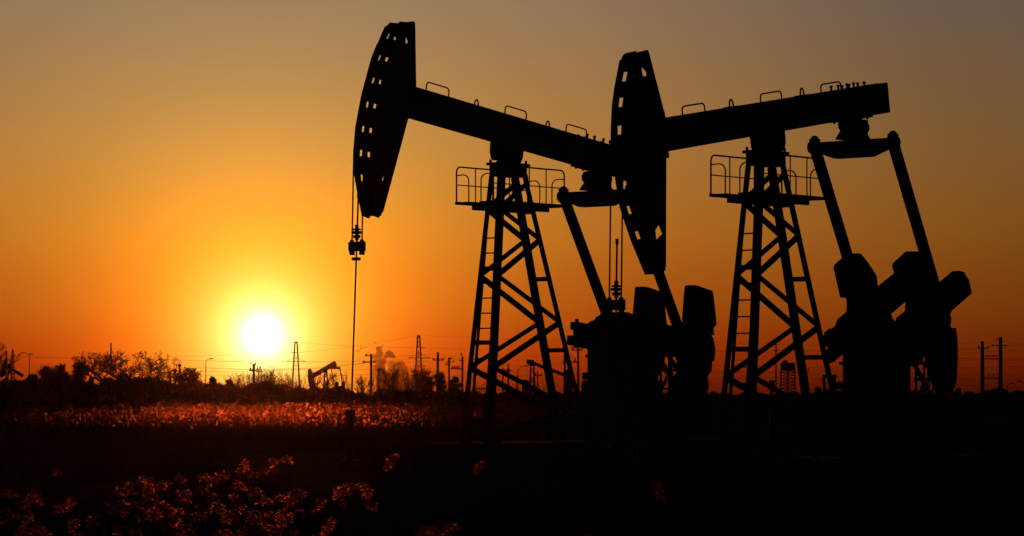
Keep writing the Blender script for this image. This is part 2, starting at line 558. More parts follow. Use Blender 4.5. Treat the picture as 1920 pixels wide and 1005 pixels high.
    b.box(6.7, 7.2, -.3, .3, .34, .68); b.box(6.85, 7.05, -.12, .12, 1.25, 1.42)
    b.build('motor', P, root)
    if extra:
        b = mb()
        b.box(3.0, 3.5, -.5, -.44, 2.2, 2.27); b.bar((3.0, -.47, 2.2), (3.3, -.47, .34), .06, .05, (0, 1, 0)); b.bar((3.45, -.47, 2.2), (3.45, -.47, .34), .06, .05, (0, 1, 0))
        b.build('guard_frame', P, root)
    return root


arcL = [(-4.58, 1.68), (-4.66, 1.52), (-4.96, .82), (-5.2, -.14), (-5.31, -.93), (-5.31, -1.57), (-5.21, -2.07), (-5.07, -2.43), (-4.84, -2.97)]
backL = [(-4.46, 1.80), (-4.25, 1.82), (-4.14, 1.88), (-3.96, 1.91), (-3.71, .36), (-3.72, -.40), (-3.93, -.50), (-4.51, -2.82), (-4.60, -2.96), (-4.68, -2.92), (-4.70, -3.0)]
backL = [(-4.46, 1.80), (-4.25, 1.83), (-3.98, 1.91), (-3.93, 1.86), (-3.71, .36), (-3.72, -.40), (-3.90, -.46), (-4.50, -2.80), (-4.64, -2.99)]
rowsL = [1.42, .85, .27, -.34, -.94, -1.52, -2.1]
arcR = [(-4.9, 1.72), (-5.16, 1.19), (-5.33, .76), (-5.46, .2), (-5.49, -.25), (-5.47, -.8), (-5.41, -1.41), (-5.15, -2.13), (-4.77, -2.93)]
backR = [(-4.80, 1.82), (-4.72, 1.85), (-4.36, 1.87), (-4.32, 1.8), (-3.96, .36), (-3.98, -.36), (-4.07, -.40), (-4.48, -2.80), (-4.58, -2.92)]
rowsR = [1.36, .83, .25, -.35, -.93, -1.47, -2.04]

w1R = [(.6, 1.6), (.7, 1.64), (1.4, 1.61), (1.62, 1.5), (1.87, 1.17), (2.17, .68), (2.1, .34), (.75, .34), (.9, .56), (.88, .68), (.62, .8)]
w2R = [(2.25, -.34), (2.3, -.55), (2.16, -.68), (2.22, -.78), (2.44, -.86), (2.42, -1.13), (2.24, -1.56), (1.93, -2.03), (1.75, -2.13), (1.47, -2.13), (1.2, -2.0), (1.05, -1.61), (.99, -.97), (1.1, -.34)]
w1L = [(1.96, .65), (2.02, 1.46), (2.08, 1.52), (2.33, 1.53), (3.17, 1.50), (3.24, 1.42), (3.52, .65), (3.34, .52), (3.40, .34), (2.0, .34)]
w2L = [(1.8, -.34), (1.96, -.7), (1.95, -.8), (1.7, -.97), (1.72, -1.5), (2.0, -1.95), (2.3, -2.1), (2.8, -2.08), (3.1, -1.7), (3.31, -1.0), (3.2, -.8), (3.42, -.6), (3.42, -.34)]

OR = ((1436 - 960) / FP * 70, 70.0)
OL = ((953 - 960) / FP * 77.3, 77.3)
pumpjack(OR, 1.2, 8.07, R(9.45), 25.5, (arcR, backR, rowsR, .50, [(-4.73, -2.2), (-4.48, -2.09), (-4.58, -1.87), (-4.73, -1.98)]), w1R, w2R,
         'large black pumpjack at right, beam tilted up to the rear, cranks raised', (.15, .20),
         (3.80, -5.52, -5.46, 5.12, .9, -5.55), True)
pumpjack(OL, 1.47, 8.13, R(-6.95), -6.0, (arcL, backL, rowsL, .55, [(-4.71, -2.08), (-4.58, -2.08), (-4.60, -1.85)]), w1L, w2L,
         'large black pumpjack left of the other, horsehead raised high over its long rod', (.09, .19),
         (5.12, -5.55, -5.50, 6.3, .9, -5.76), False)


# wellheads under the horseheads
def wellhead(org, base, u, label):
    x = org[0] + u * math.cos(YAW); y = org[1] + u * math.sin(YAW)
    r = empty('wellhead', (x, y, base), label, 'wellhead', 'wellheads under the horseheads')
    b = MB(); b.tube([(0, 0, 0), (0, 0, .25)], .22, 16); b.tube([(0, 0, .2), (0, 0, 1.3)], .09, 12)
    for z in (.3, .62, .95): b.tube([(0, 0, z), (0, 0, z + .05)], .17, 16)
    b.build('casing_head', M['steel'], r)
    b = MB(); b.tube([(-.5, 0, .8), (.55, 0, .8)], .06, 10); b.tube([(.55, 0, .8), (.55, 0, 0)], .05, 10); b.build('flow_line', M['steel'], r)
    for s in (-1, 1):
        b = MB()
        b.tube([(s * .32, -.2, .8), (s * .32, 0, .8)], .025, 8)
        pts = [(s * .32 + .11 * math.cos(a * math.pi / 6), -.2, .8 + .11 * math.sin(a * math.pi / 6)) for a in range(13)]
        b.tube(pts, .014, 6)
        b.build('valve_wheel', M['steel'], r)
    b = MB(); b.tube([(0, 0, 1.28), (0, 0, 1.45)], .11, 12); b.build('stuffing_box', M['steel'], r)


wellhead(OL, 1.2, -5.78, 'dark wellhead with valves under the rod of the left large pumpjack')
wellhead(OR, 1.2, -5.56, 'dark wellhead with valves under the right large pumpjack, hidden in shadow')

# ------------------------------------------------------------------ ground
def rnd(a, b): return random.uniform(a, b)


g = MB()
N = 60
ys = [-40, 0, 10, 20, 30, 40, 50, 60, 80, 100, 120, 150, 200, 260, 330, 420, 520, 700, 1000, 1500, 2500, 4500, 9000]
xs = [-5000, -2000, -900, -400, -200, -120] + [-80 + i * 8 for i in range(21)] + [120, 200, 400, 900, 2000, 5000]
vs = []
for y in ys:
    for x in xs:
        vs.append((x, y, rnd(-.08, .08) if 5 < y < 400 else -0.1))
nx = len(xs)
g.add(vs, [(j * nx + i, j * nx + i + 1, (j + 1) * nx + i + 1, (j + 1) * nx + i) for j in range(len(ys) - 1) for i in range(nx - 1)])
tag(g.build('ground', M['soil']), kind='structure')

g = MB()   # raised well pad
pad = [(-9, 62), (-7, 58), (30, 52), (42, 56), (44, 98), (36, 106), (-4, 104), (-9, 96)]
cx, cy = 16, 80
ring = []
for i in range(len(pad)):
    a, b_ = pad[i], pad[(i + 1) % len(pad)]
    for k in range(8): ring.append((lerp(a[0], b_[0], k / 8), lerp(a[1], b_[1], k / 8)))
n = len(ring)
vs = []
for s, z in ((1.08, -.15), (1.04, .5), (1.0, 1.05), (.96, 1.18)):
    for (x, y) in ring:
        vs.append((cx + (x - cx) * s + rnd(-.15, .15), cy + (y - cy) * s + rnd(-.15, .15), z + rnd(-.05, .02)))
vs.append((cx, cy, 1.18))
fs = [(k * n + i, k * n + (i + 1) % n, (k + 1) * n + (i + 1) % n, (k + 1) * n + i) for k in range(3) for i in range(n)]
fs += [(3 * n + i, 3 * n + (i + 1) % n, 4 * n) for i in range(n)]
g.add(vs, fs)
tag(g.build('well_pad', M['pad']), kind='structure')

# low earth bank behind the reeds
g = MB()
vs = []
px_ = list(range(-500, 2500, 25))
for k, (d, z) in enumerate(((395, -.2), (412, 1.6), (425, 2.75), (440, 2.9), (470, -.2))):
    for p in px_:
        q = at(p, 740, d)
        vs.append((q.x, d + rnd(-2, 2), z + (rnd(-.18, .18) if z > 0 else 0)))
m_ = len(px_)
g.add(vs, [(k * m_ + i, k * m_ + i + 1, (k + 1) * m_ + i + 1, (k + 1) * m_ + i) for k in range(4) for i in range(m_ - 1)])
tag(g.build('embankment', M['soil']), kind='structure')


# ------------------------------------------------------------------ vegetation
def tri(mb, c, s, flat=1.0):
    d1 = Vector((rnd(-1, 1), rnd(-1, 1), rnd(-1, 1))).normalized() * s
    d2 = Vector((rnd(-1, 1), rnd(-1, 1), rnd(-1, 1))).normalized() * s
    c = Vector(c)
    mb.add([c, c + d1, c + d2], [(0, 1, 2)])


def interp(tab, x):
    if x <= tab[0][0]: return tab[0][1]
    for (a, b), (c, d) in zip(tab, tab[1:]):
        if x <= c: return lerp(b, d, (x - a) / (c - a))
    return tab[-1][1]


prof = [(-60, 716), (0, 715), (60, 714), (110, 706), (165, 716), (174, 724), (196, 714), (225, 704), (262, 708), (300, 706), (322, 720), (335, 722), (380, 720), (438, 724), (446, 726), (470, 720), (500, 718), (530, 722), (560, 728), (574, 729), (600, 726), (640, 730), (662, 736), (700, 739), (716, 731), (760, 732), (800, 734), (850, 734), (900, 737), (960, 738), (1040, 737), (1100, 733), (1240, 741), (1340, 739), (1440, 740), (1500, 738), (1600, 736), (1700, 738), (1800, 738), (1850, 735), (1875, 733), (1900, 735), (1980, 733)]
s = MB()
for i in range(42000):
    p = rnd(-60, 1980)
    d = rnd(405, 450)
    top = interp(prof, p) + 2.0 * math.sin(p * .21) + 1.6 * math.sin(p * .083 + 1) + rnd(-1, 2)
    y = lerp(top, 751, random.random() ** 1.25)
    q = at(p, y, d)
    tri(s, q, rnd(.12, .36) + .9 * max(0, min(1, (y - top) / 14)) * random.random())
tag(s.build('scrub', M['scrub'], recalc=False), 'dark winter scrub along the whole horizon behind the reeds', 'scrub', kind='stuff')

# fine twigs of the leafless thicket
s = MB()
tw = [(425, 705), (450, 700), (470, 697), (500, 692), (512, 690), (530, 700), (560, 706), (590, 700), (600, 695), (620, 702), (650, 700), (668, 716), (690, 715), (715, 700), (730, 692), (745, 697), (770, 690), (800, 694), (815, 708), (850, 712), (900, 716), (980, 722), (1030, 716)]
def twig(mb, p, d, y0, y1, w, depth=0):
    a = at(p, y0, d)
    lean = rnd(-.25, .25)
    b = at(p + (y0 - y1) * lean, y1, d)
    n = 3
    pts = [a.lerp(b, i / n) + Vector((rnd(-.1, .1), rnd(-.1, .1), 0)) * (i > 0) for i in range(n + 1)]
    for i in range(n):
        mb.tube([pts[i], pts[i + 1]], w * (1 - i / n * .7), 3, w * (1 - (i + 1) / n * .7))
        if depth < 2:
            for k in range(2):
                q = pts[i].lerp(pts[i + 1], rnd(.2, 1))
                dv = Vector((rnd(-1, 1), rnd(-.6, .6), rnd(.5, 1.6))).normalized() * (y0 - y1) * d / FP * rnd(.12, .35)
                mb.tube([q, q + dv], w * .45, 3, w * .15)
                for k2 in range(2):
                    q2 = q + dv * rnd(.3, .9)
                    mb.tube([q2, q2 + Vector((rnd(-1, 1), rnd(-.6, .6), rnd(.2, 1.4))).normalized() * dv.length * .5], w * .25, 3, w * .1)
for i in range(1250):
    p = rnd(425, 1030) if i % 5 < 2 else (rnd(425, 570) if i % 5 < 4 else rnd(705, 800))
    if p > 830 and random.random() < .55: continue
    if 655 < p < 705 and random.random() < .6: continue
    top = interp(tw, p)
    twig(s, p, rnd(458, 520), 744, lerp(top, 738, random.random() ** (1.6 if i % 5 < 2 else .8)) + rnd(-2, 3), rnd(.03, .06))
tag(s.build('thicket', M['bark'], recalc=False), 'leafless thicket of thin upright twigs behind the bank, beneath and right of the sun', 'thicket', kind='stuff')


def bare_tree(px, py_top, d, spread, label, seed, depth=6, lean=0.0):
    rs = random.Random(seed)
    base = at(px, 746, d)
    base.z = 0.3
    H = (EYE + (740 - py_top) / FP * d) - base.z
    root = empty('bare_tree', base, label, 'tree', 'trees on the horizon')
    tr, cr = MB(), MB()
    def grow(p, dr, L, r, k):
        tgt = tr if k <= 1 else cr
        n = 3
        for i in range(n):
            q = p + dr * (L / n)
            tgt.tube([p, q], max(.018, r * (1 - .12 * i)), 5 if k < 3 else 3, max(.012, r * (1 - .12 * (i + 1))))
            p = q
            dr = (dr + Vector((rs.uniform(-1, 1), rs.uniform(-1, 1), rs.uniform(-.5, .7))) * .18).normalized()
            if k >= 1 and rs.random() < .5 and k < depth:
                side = Vector((rs.uniform(-1, 1), rs.uniform(-1, 1), rs.uniform(-.1, .8))).normalized()
                grow(p, (dr * .5 + side * .8).normalized(), L * rs.uniform(.45, .7), r * .5, k + 2)
        if k < depth:
            nb = 3 if k == 0 else (2 if rs.random() < .6 else 3)
            for _ in range(nb):
                side = Vector((rs.uniform(-1.4, 1.4) * spread, rs.uniform(-1, 1) * spread, rs.uniform(-.2, .5)))
                grow(p, (dr * .8 + side).normalized(), L * rs.uniform(.62, .82), r * .6, k + 1)
    grow(Vector((0, 0, 0)), Vector((lean, 0, 1)).normalized(), H * .2, H * .022, 0)
    # fit the crown to the height in the photograph
    top = max(v[2] for v in cr.v)
    f = H / top
    for mbx in (tr, cr):
        mbx.v = [(v[0] * f, v[1] * f, v[2] * f) for v in mbx.v]
    tr.build('trunk', M['bark'], root, recalc=False)
    cr.build('crown', M['bark'], root, recalc=False)


bare_tree(212, 652, 430, .75, 'wide bare tree at left with a spiky mast rising behind it', 3)
bare_tree(252, 655, 424, .8, 'bare spreading tree at left, middle one of the leafless trees', 5)
bare_tree(292, 656, 436, .8, 'bare tree at left, the rightmost of the big leafless trees', 9)
bare_tree(-26, 636, 470, .45, 'bare tree cut by the left edge of the picture', 12)
bare_tree(110, 686, 470, .7, 'small round bare tree behind the dark evergreens at far left', 15, 5)
bare_tree(345, 690, 480, .5, 'small bare tree behind the broad dark evergreen', 17, 5)
bare_tree(505, 694, 470, .5, 'thin bare tree just below and right of the sun', 18, 5)
bare_tree(600, 692, 500, .5, 'thin bare tree behind the small pumpjack', 21, 5)
bare_tree(672, 702, 490, .4, 'slender bare tree right of the long rod', 22, 5)
bare_tree(735, 690, 480, .5, 'bare tree in front of the big smoke plume', 23, 5)
bare_tree(770, 688, 480, .5, 'bare tree just left of the lattice pylon', 24, 5)
bare_tree(806, 692, 486, .5, 'bare tree just right of the lattice pylon', 25, 5)


def dense_tree(px, py_top, w, d, label, seed, cone=.5, name='evergreen_tree', ybot=744):
    rs = random.Random(seed)
    s = d / FP
    base = at(px, 746, d); base.z = 0.3
    H = EYE + (740 - py_top) * s - base.z
    zb = EYE + (740 - ybot) * s - base.z
    root = empty(name, base, label, 'tree', 'trees on the horizon')
    t = MB()
    t.tube([(0, 0, 0), (0.05, 0, H * .5), (0, 0, H * .93)], H * .022, 7, .03)
    cr = MB()
    W = w * s / 2
    W *= 1.15
    nl = max(14, int(W * 18))
    for i in range(nl):
        f = (i + rs.uniform(0, 1)) / nl
        z = lerp(zb + .2, H * .95, f)
        rad = W * (math.sin(math.pi * min(.97, .2 + .77 * f)) ** .6 if cone < .6 else (1.03 - f) ** .85)
        a = rs.uniform(0, 6.28)
        rr = rad * rs.uniform(.15, .85)
        c = Vector((math.cos(a) * rr, math.sin(a) * rr, z))
        t.tube([(0, 0, z * .8), c], .05, 4, .015)
        cs = rs.uniform(.2, .36) * (W * .75 if cone < .6 else max(rad, .5)) + .1
        for j in range(150):
            dv = Vector((rs.gauss(0, 1), rs.gauss(0, 1), rs.gauss(0, .8)))
            if dv.length > 1.9: continue
            q = c + dv * cs * .7
            if q.z < zb or q.z > H * 1.03: continue
            tri(cr, q, rs.uniform(.12, .34))
    t.build('trunk', M['bark'], root, recalc=False)
    cr.build('crown', M['leaf'], root, recalc=False)


dense_tree(148, 679, 52, 420, 'dark bushy evergreen with a rounded top standing apart at far left', 31)
dense_tree(90, 686, 42, 424, 'dark evergreen at far left, the left one of two touching crowns', 32)
dense_tree(114, 684, 42, 428, 'dark evergreen at far left in front of a round bare tree', 33)
dense_tree(62, 702, 36, 422, 'low dark evergreen beside the far left pumpjack', 34)
dense_tree(170, 706, 14, 418, 'small thin evergreen at the foot of the rounded one', 35)
dense_tree(357, 693, 64, 420, 'broad dark evergreen below the small smoke cloud', 36)
dense_tree(398, 706, 38, 418, 'low dark conifer left of the sun', 37, .8)
dense_tree(430, 711, 28, 416, 'small pointed conifer just left below the sun', 38, .8)
dense_tree(232, 698, 40, 416, 'dark evergreen in front of the leafless trees at left', 39)
dense_tree(823, 698, 26, 430, 'leafy dark tree wrapped round a utility pole right of the lattice pylon', 40)
dense_tree(806, 706, 10, 440, 'narrow pointed evergreen between the lattice pylon and the utility poles', 41, .8)
dense_tree(853, 706, 24, 440, 'rounded dark tree between the twin poles and the left tower', 42)
dense_tree(845, 728, 12, 440, 'tiny dark conifer at the foot of the twin poles', 43, .8)
dense_tree(1534, 727, 18, 430, 'small dark conifer right of the right large tower', 44, .8)
dense_tree(1552, 732, 12, 430, 'smallest dark conifer beside the right crank', 45, .8)
dense_tree(1872, 730, 34, 400, 'dark round bush at the foot of the two tall right poles', 46, ybot=746)
dense_tree(1912, 735, 40, 410, 'dark bush at the right edge below the street lamps', 47, ybot=748)


# ------------------------------------------------------------------ reeds
def plume(mb, base, L, az, droop, hairs, hw, hl):
    """feathery panicle arching from base"""
    dr = Vector((math.cos(az), math.sin(az) * .6, 0))
    pts = []
    for i in range(9):
        t = i / 8
        pts.append(base + Vector((0, 0, 1)) * (L * (t - droop * t * t)) + dr * (L * droop * .6 * t ** 1.6))
    for i in range(8):
        mb.tube([pts[i], pts[i + 1]], .004, 3)
    for k in range(hairs):
        t = random.random()
        f = t * 7.999
        i = int(f)
        c = pts[i].lerp(pts[i + 1], f - i)
        d = (pts[i + 1] - pts[i]).normalized()
        o = (d * rnd(.1, 1.0) + Vector((rnd(-1, 1), rnd(-1, 1), rnd(-.9, .5))) * .8).normalized()
        l_ = hl * (1.15 - abs(t - .45)) * rnd(.5, 1.1)
        sd = Vector((rnd(-1, 1), rnd(-1, 1), rnd(-1, 1))).normalized() * (hw * .75)
        e = c + o * l_ + Vector((0, 0, -l_ * .25))
        mb.add([c - sd * .4, e - sd, e + sd * 1.1, c + sd * .4], [(0, 1, 2, 3)])


def blade(mb, base, L, az, w):
    dr = Vector((math.cos(az), math.sin(az), 0))
    sd = Vector((-math.sin(az), math.cos(az), 0)) * w
    vs, n = [], 5
    for i in range(n + 1):
        t = i / n
        c = base + dr * (L * .55 * t) + Vector((0, 0, L * (t * .75 - t * t * .5)))
        ww = (1 - t) ** .7
        vs += [c - sd * ww, c + sd * ww]
    mb.add(vs, [(2 * i, 2 * i + 1, 2 * i + 3, 2 * i + 2) for i in range(n)])


def reed_geo(top, L, az, droop, hairs, stalk, pl, hw=.0025, hl=.062):
    gx = top.x + rnd(-.15, .15)
    foot = Vector((gx, top.y + rnd(-.15, .15), 0.0))
    mid = foot.lerp(top, .6) + Vector((rnd(-.04, .04), 0, 0))
    stalk.tube([foot, mid, top], .006, 4, .003)
    for k in range(3):
        q = foot.lerp(top, rnd(.3, .8))
        blade(stalk, q, rnd(.3, .5), rnd(0, 6.28), .008)
    plume(pl, top, L, az, droop, hairs, hw, hl)


# a few reeds that stand out one by one
solo = [(727, 872, .30, .5, .55, 30, 'tall reed standing alone right of the clump, plume bent into a long loop'),
        (543, 858, .14, 3.0, .7, 31, 'reed with a bright orange tuft, highest above the middle of the clump'),
        (684, 926, .20, .4, .6, 30, 'reed with an oval ring-like plume just right of the clump'),
        (102, 880, .10, .3, .8, 31, 'reed with a tiny faint arched plume high above the left of the clump'),
        (645, 915, .26, .3, .75, 29, 'reed with a broad hooked plume at the right end of the clump'),
        (893, 878, .26, .5, .6, 31, 'faint tall reed far right of the clump, in the dark'),
        (402, 895, .20, .2, .75, 30, 'reed with a curled plume at the crest of the clump, left of the middle'),
        (294, 910, .14, .3, .7, 30, 'reed with a small round plume above the left half of the clump')]
for (px, py, L, az, dp, d, lab) in solo:
    top = at(px, py + 10, d)
    r = empty('reed', (top.x, top.y, 0), lab, 'reed', 'tall reeds in the foreground')
    org = Vector((top.x, top.y, 0))
    st, pl = MB(), MB()
    st.xf = lambda *p, o=org: Vector(p if len(p) == 3 else p[0]) - o
    pl.xf = st.xf
    reed_geo(top, L, az, dp, int(430 * L / .25), st, pl)
    st.build('stalk', M['stalk'], r, recalc=False)
    pl.build('plume', M['plume'], r, recalc=False)

st, pl = MB(), MB()
k = 0
while k < 135:
    x = rnd(-40, 1250)
    y = rnd(885, 1060)
    if x < 690:
        crest = interp([(-40, 915), (60, 915), (120, 912), (200, 930), (240, 908), (290, 912), (360, 880), (430, 882), (520, 884), (560, 908), (620, 892), (690, 935)], x)
        if y < crest: continue
        if x < 230 and random.random() < .35: continue
        if x > 540 and random.random() < (x - 540) / 165: continue
    else:
        if y < 935 or random.random() < .93: continue
    d = lerp(32, 20, (y - 885) / 175) + rnd(-1.5, 1.5)
    reed_geo(at(x, y, d), rnd(.13, .27), random.choice((0, 0, math.pi)) + rnd(-.7, .7), rnd(.3, 1.0), int(rnd(200, 340)), st, pl)
    k += 1
nearm = MB(); nearm.v = st.v; nearm.f = st.f
tag(nearm.build('reed_stalks', M['stalk'], recalc=False), 'dark mass of reed stalks and leaves under the glowing foreground plumes', 'reeds', kind='stuff')
tag(pl.build('reed_plumes', M['plume'], recalc=False), 'glowing red mass of feathery reed plumes across the lower left foreground', 'reeds', kind='stuff')

# the lit reed bed in the middle distance
st = MB()
k = 0
while k < 9000:
    x = rnd(-60, 1130)
    if x < 330 and random.random() > .08 + .92 * (max(0, x) / 330) ** 1.4: continue
    if x > 560 and random.random() > max(.035, 1 - (x - 560) / 290): continue
    y = lerp(747.5, 800, random.random() ** 1.1)
    d = 1.1 * FP / max(y - 740, 12.5) if y > 752.5 else rnd(340, 400)
    if not 132 < d < 405: continue
    wx = (x - 960) / FP * d
    top = Vector((wx, d + rnd(-3, 3), 1.9 + rnd(-.35, .22) + (rnd(.2, .6) if random.random() < .02 else 0)))
    sc = .8 + d / 500
    L = rnd(.18, .34) * sc
    az = rnd(-1.2, 1.2) if random.random() < .7 else rnd(2, 4)
    dr = Vector((math.cos(az), math.sin(az) * .5, 0))
    dp = rnd(.3, 1.0)
    w = .0075 * sc
    prev = top
    for i in range(4):
        t = (i + 1) / 4
        q = top + Vector((0, 0, L * (t - dp * t * t))) + dr * (L * dp * .8 * t ** 1.5)
        sdx = Vector((rnd(-1, 1), rnd(-1, 1), rnd(-1, 1))).normalized() * w * (1.3 - t * .7)
        st.add([prev - sdx, prev + sdx, q + sdx, q - sdx], [(0, 1, 2, 3)])
        prev = q
    for i in range(4):
        t = rnd(0, 1)
        c = top + Vector((0, 0, L * (t - dp * t * t))) + dr * (L * dp * .8 * t ** 1.5)
        e = c + Vector((rnd(-.1, .1), rnd(-.1, .1), rnd(-.12, .04))) * sc
        sdx = Vector((rnd(-1, 1), rnd(-1, 1), rnd(-1, 1))).normalized() * w * .6
        st.add([c - sdx, c + sdx, e + sdx, e - sdx], [(0, 1, 2, 3)])
    ft = Vector((top.x + rnd(-.1, .1), top.y, top.z - rnd(.1, .3)))
    sdx = Vector((1, 0, 0)) * .012
    st.add([ft - sdx, ft + sdx, top + sdx * .6, top - sdx * .6], [(0, 1, 2, 3)])
    k += 1
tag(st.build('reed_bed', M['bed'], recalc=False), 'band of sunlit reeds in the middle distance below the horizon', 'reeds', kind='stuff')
st = MB()
for i in range(9000):
    x = rnd(-80, 1960)
    d = rnd(108, 400) if i % 2 else rnd(108, 200)
    p = Vector(((x - 960) / FP * d, d, 0))
    h = rnd(.8, 1.45) if i % 3 else rnd(1.2, 2.0)
    a = rnd(0, 3.14)
    sd = Vector((math.cos(a), math.sin(a), 0)) * rnd(.01, .03)
    st.add([p - sd, p + sd, p + Vector((rnd(-.2, .2), rnd(-.2, .2), h))], [(0, 1, 2)])
tag(st.build('reed_stems', M['stalk'], recalc=False), 'dark lower stems of the reed bed in the middle distance', 'reeds', kind='stuff')


st = MB()  # weed strip added to cover the sunlit edges of the machine bases
for i in range(9000):
    x = rnd(640, 2000)
    d = rnd(50, 60) + (x - 640) * .0015
    p = Vector(((x - 960) / FP * d, d, 0))
    h = rnd(1.2, 2.15) * min(1, .6 + (x - 640) / 400)
    a = rnd(0, 3.14)
    sdv = Vector((math.cos(a), math.sin(a), 0)) * rnd(.008, .022)
    st.add([p - sdv, p + sdv, p + Vector((rnd(-.25, .25), rnd(-.2, .2), h))], [(0, 1, 2)])
tag(st.build('weeds', M['stalk'], recalc=False), 'added dark weeds in front of the well pad, hiding the lit bases of the large pumpjacks', 'weeds', kind='stuff')


# ------------------------------------------------------------------ small pumpjacks far away
def far_jack(d, pv, head, beam, beam_h, tower, eq, pit, wts, label, base_y=746):
    """all outlines given as (px, py) on a vertical plane d metres away, then built in metres"""
    o = at(pv[0], 740, d); o.z = 0.3
    r = empty('distant_pumpjack', o, label, 'pumpjack', 'small distant pumpjacks')
    L = lambda p: ((p[0] - pv[0]) / FP * d, EYE + (740 - p[1]) / FP * d - o.z)
    A = math.radians(25)
    P = M['paint']
    if head:
        b = MB(); b.prism([L(p) for p in head], -.35, .35); b.build('horsehead', P, r)
    b = MB()
    p0, p1 = L(beam[0]), L(beam[1])
    b.bar((p0[0], 0, p0[1]), (p1[0], 0, p1[1]), beam_h / FP * d, .35, (0, 1, 0))
    b.build('walking_beam', P, r)
    tx, ty, wt, wb = tower
    t = L((tx, ty))
    wt, wb = wt / FP * d / 2, wb / FP * d / 2
    corners = []
    for sx, sy in ((-1, -1), (-1, 1), (1, -1), (1, 1)):
        b = MB()
        p, q = (t[0] + sx * wb - sy * wb * .3, sy * wb * .8, 0), (t[0] + sx * wt, sy * wt, t[1])
        corners.append((p, q))
        b.bar(p, q, .2, .2); b.build('tower_leg', P, r)
    b = MB()
    for i, j in ((0, 2), (1, 3), (0, 1), (2, 3)):
        for z in range(5):
            f0, f1 = z / 5, (z + 1) / 5
            a = Vector(corners[i][0]).lerp(Vector(corners[i][1]), f0); c = Vector(corners[j][0]).lerp(Vector(corners[j][1]), f1)
            b.bar(a, c, .07, .07)
            a = Vector(corners[j][0]).lerp(Vector(corners[j][1]), f0)
            b.bar(a, Vector(corners[i][0]).lerp(Vector(corners[i][1]), f1), .06, .06)
    b.build('tower_bracing', P, r)
    b = MB(); b.box(t[0] - wt * 1.8, t[0] + wt * 1.8, -.4, .4, t[1] - .05, t[1] + .25)
    b.box(t[0] - .25, t[0] + .25, -.3, .3, t[1] + .25, t[1] + .8); b.build('tower_cap', P, r)
    if eq:
        a, c = L(eq[0]), L(eq[1])
        b = MB(); b.bar((a[0], -.8, a[1]), (c[0], .8, c[1]), .38, .38, (0, 0, 1)); b.bar(((a[0] + c[0]) / 2, 0, a[1]), ((a[0] + c[0]) / 2, 0, a[1] + .7), .4, .4); b.build('equalizer', P, r)
        for e, q, sy in zip((a, c), pit, (-.8, .8)):
            z = L(q)
            b = MB(); b.bar((e[0], sy, e[1]), (z[0], sy, z[1]), .18, .18); b.build('pitman_arm', P, r)
    for w in wts:
        b = MB(); pts = [L(p) for p in w]; yy = .7 if w is wts[-1] else -.7
        b.prism(pts, yy - .25, yy + .25); b.build('counterweight', P, r)
    return r


far_jack(520, (611, 697),
         [(577, 694), (579, 692), (582, 691), (584, 693), (586, 700), (589, 712), (593, 727), (594, 736), (585, 738), (581, 728), (578, 715), (577, 704)],
         [(585, 706), (630, 680)], 9, (611, 699, 4, 15), [(621, 690), (637, 690)], [(627, 716), (641, 716)],
         [[(628, 718), (631, 715), (635, 716), (635, 732), (640, 742), (627, 742)], [(640, 717), (642, 715), (647, 717), (646, 732), (643, 742), (633, 742), (634, 724), (640, 723)]],
         'small distant pumpjack right of the sun, beam tilted steeply up to the right')
far_jack(460, (12, 690),
         [(9, 674), (11, 670), (14, 672), (13, 684), (10, 703), (5, 708), (0, 707), (3, 690)],
         [(9, 684), (43, 705)], 6, (18, 692, 4, 18), None, None,
         [[(0, 715), (8, 708), (12, 712), (14, 735), (12, 748), (0, 748)]],
         'small distant pumpjack at the far left edge with its beam sloping down to the right')
far_jack(460, (1000, 690),
         [(986, 680), (988, 674), (1001, 675), (1002, 684), (990, 684)],
         [(992, 678), (1060, 704)], 6.5, (998, 686, 6, 12), None, None,
         [[(1057, 700), (1063, 692), (1070, 696), (1074, 712), (1072, 744), (1056, 744)], [(978, 712), (990, 712), (994, 722), (1002, 722), (1003, 730), (992, 744), (979, 744)]],
         'distant pumpjack seen between the legs of the left large tower')

# tall derrick-like unit seen through the right tower
r = empty('lattice_tower', at(1477, 746, 420), 'boxy lattice tower with a dark head seen between the legs of the right large tower', 'tower')
LT = lambda x, y: ((x - 1477) / FP * 420, EYE + (740 - y) / FP * 420 - at(1477, 746, 420).z)
b = MB()
a0, z0 = LT(1464, 746); a1, z1 = LT(1490, 692)
for x in (a0, lerp(a0, a1, .5), a1):
    for y in (-.8, .8):
        b.bar((x, y, z0), (x, y, z1), .12, .12)
for i in range(9):
    f0, f1 = lerp(z0, z1, i / 9), lerp(z0, z1, (i + 1) / 9)
    for y in (-.8, .8):
        b.bar((a0, y, f0), (a1, y, f1), .05, .05); b.bar((a1, y, f0), (a0, y, f1), .05, .05); b.bar((a0, y, f0), (a1, y, f0), .05, .05)
b.build('lattice', M['paint'], r)
b = MB()
x0, zz0 = LT(1463, 695); x1, zz1 = LT(1490, 680)
b.box(x0, x1, -1, 1, zz0, zz1); b.tube([(lerp(x0, x1, .3), -.9, zz1), (lerp(x0, x1, .3), .9, zz1)], .36, 12)
b.build('head_box', M['paint'], r)
r = empty('lattice_tower', at(1250, 746, 300), 'open steel frame in the gap between the left reducer and its near crank', 'tower')
b = MB()
q0 = at(1250, 746, 300)
for x in (-.25, .25, .62):
    b.bar((x, 0, 0), (x, 0, 3.1), .06, .06)
for z in (.8, 1.6, 2.6):
    b.bar((-.3, 0, z), (.66, 0, z), .06, .05)
b.bar((-.9, 0, .2), (.62, 0, 2.4), .1, .05); b.bar((-.6, 0, 3.0), (.9, 0, 1.4), .12, .06)
b.build('lattice', M['paint'], r)


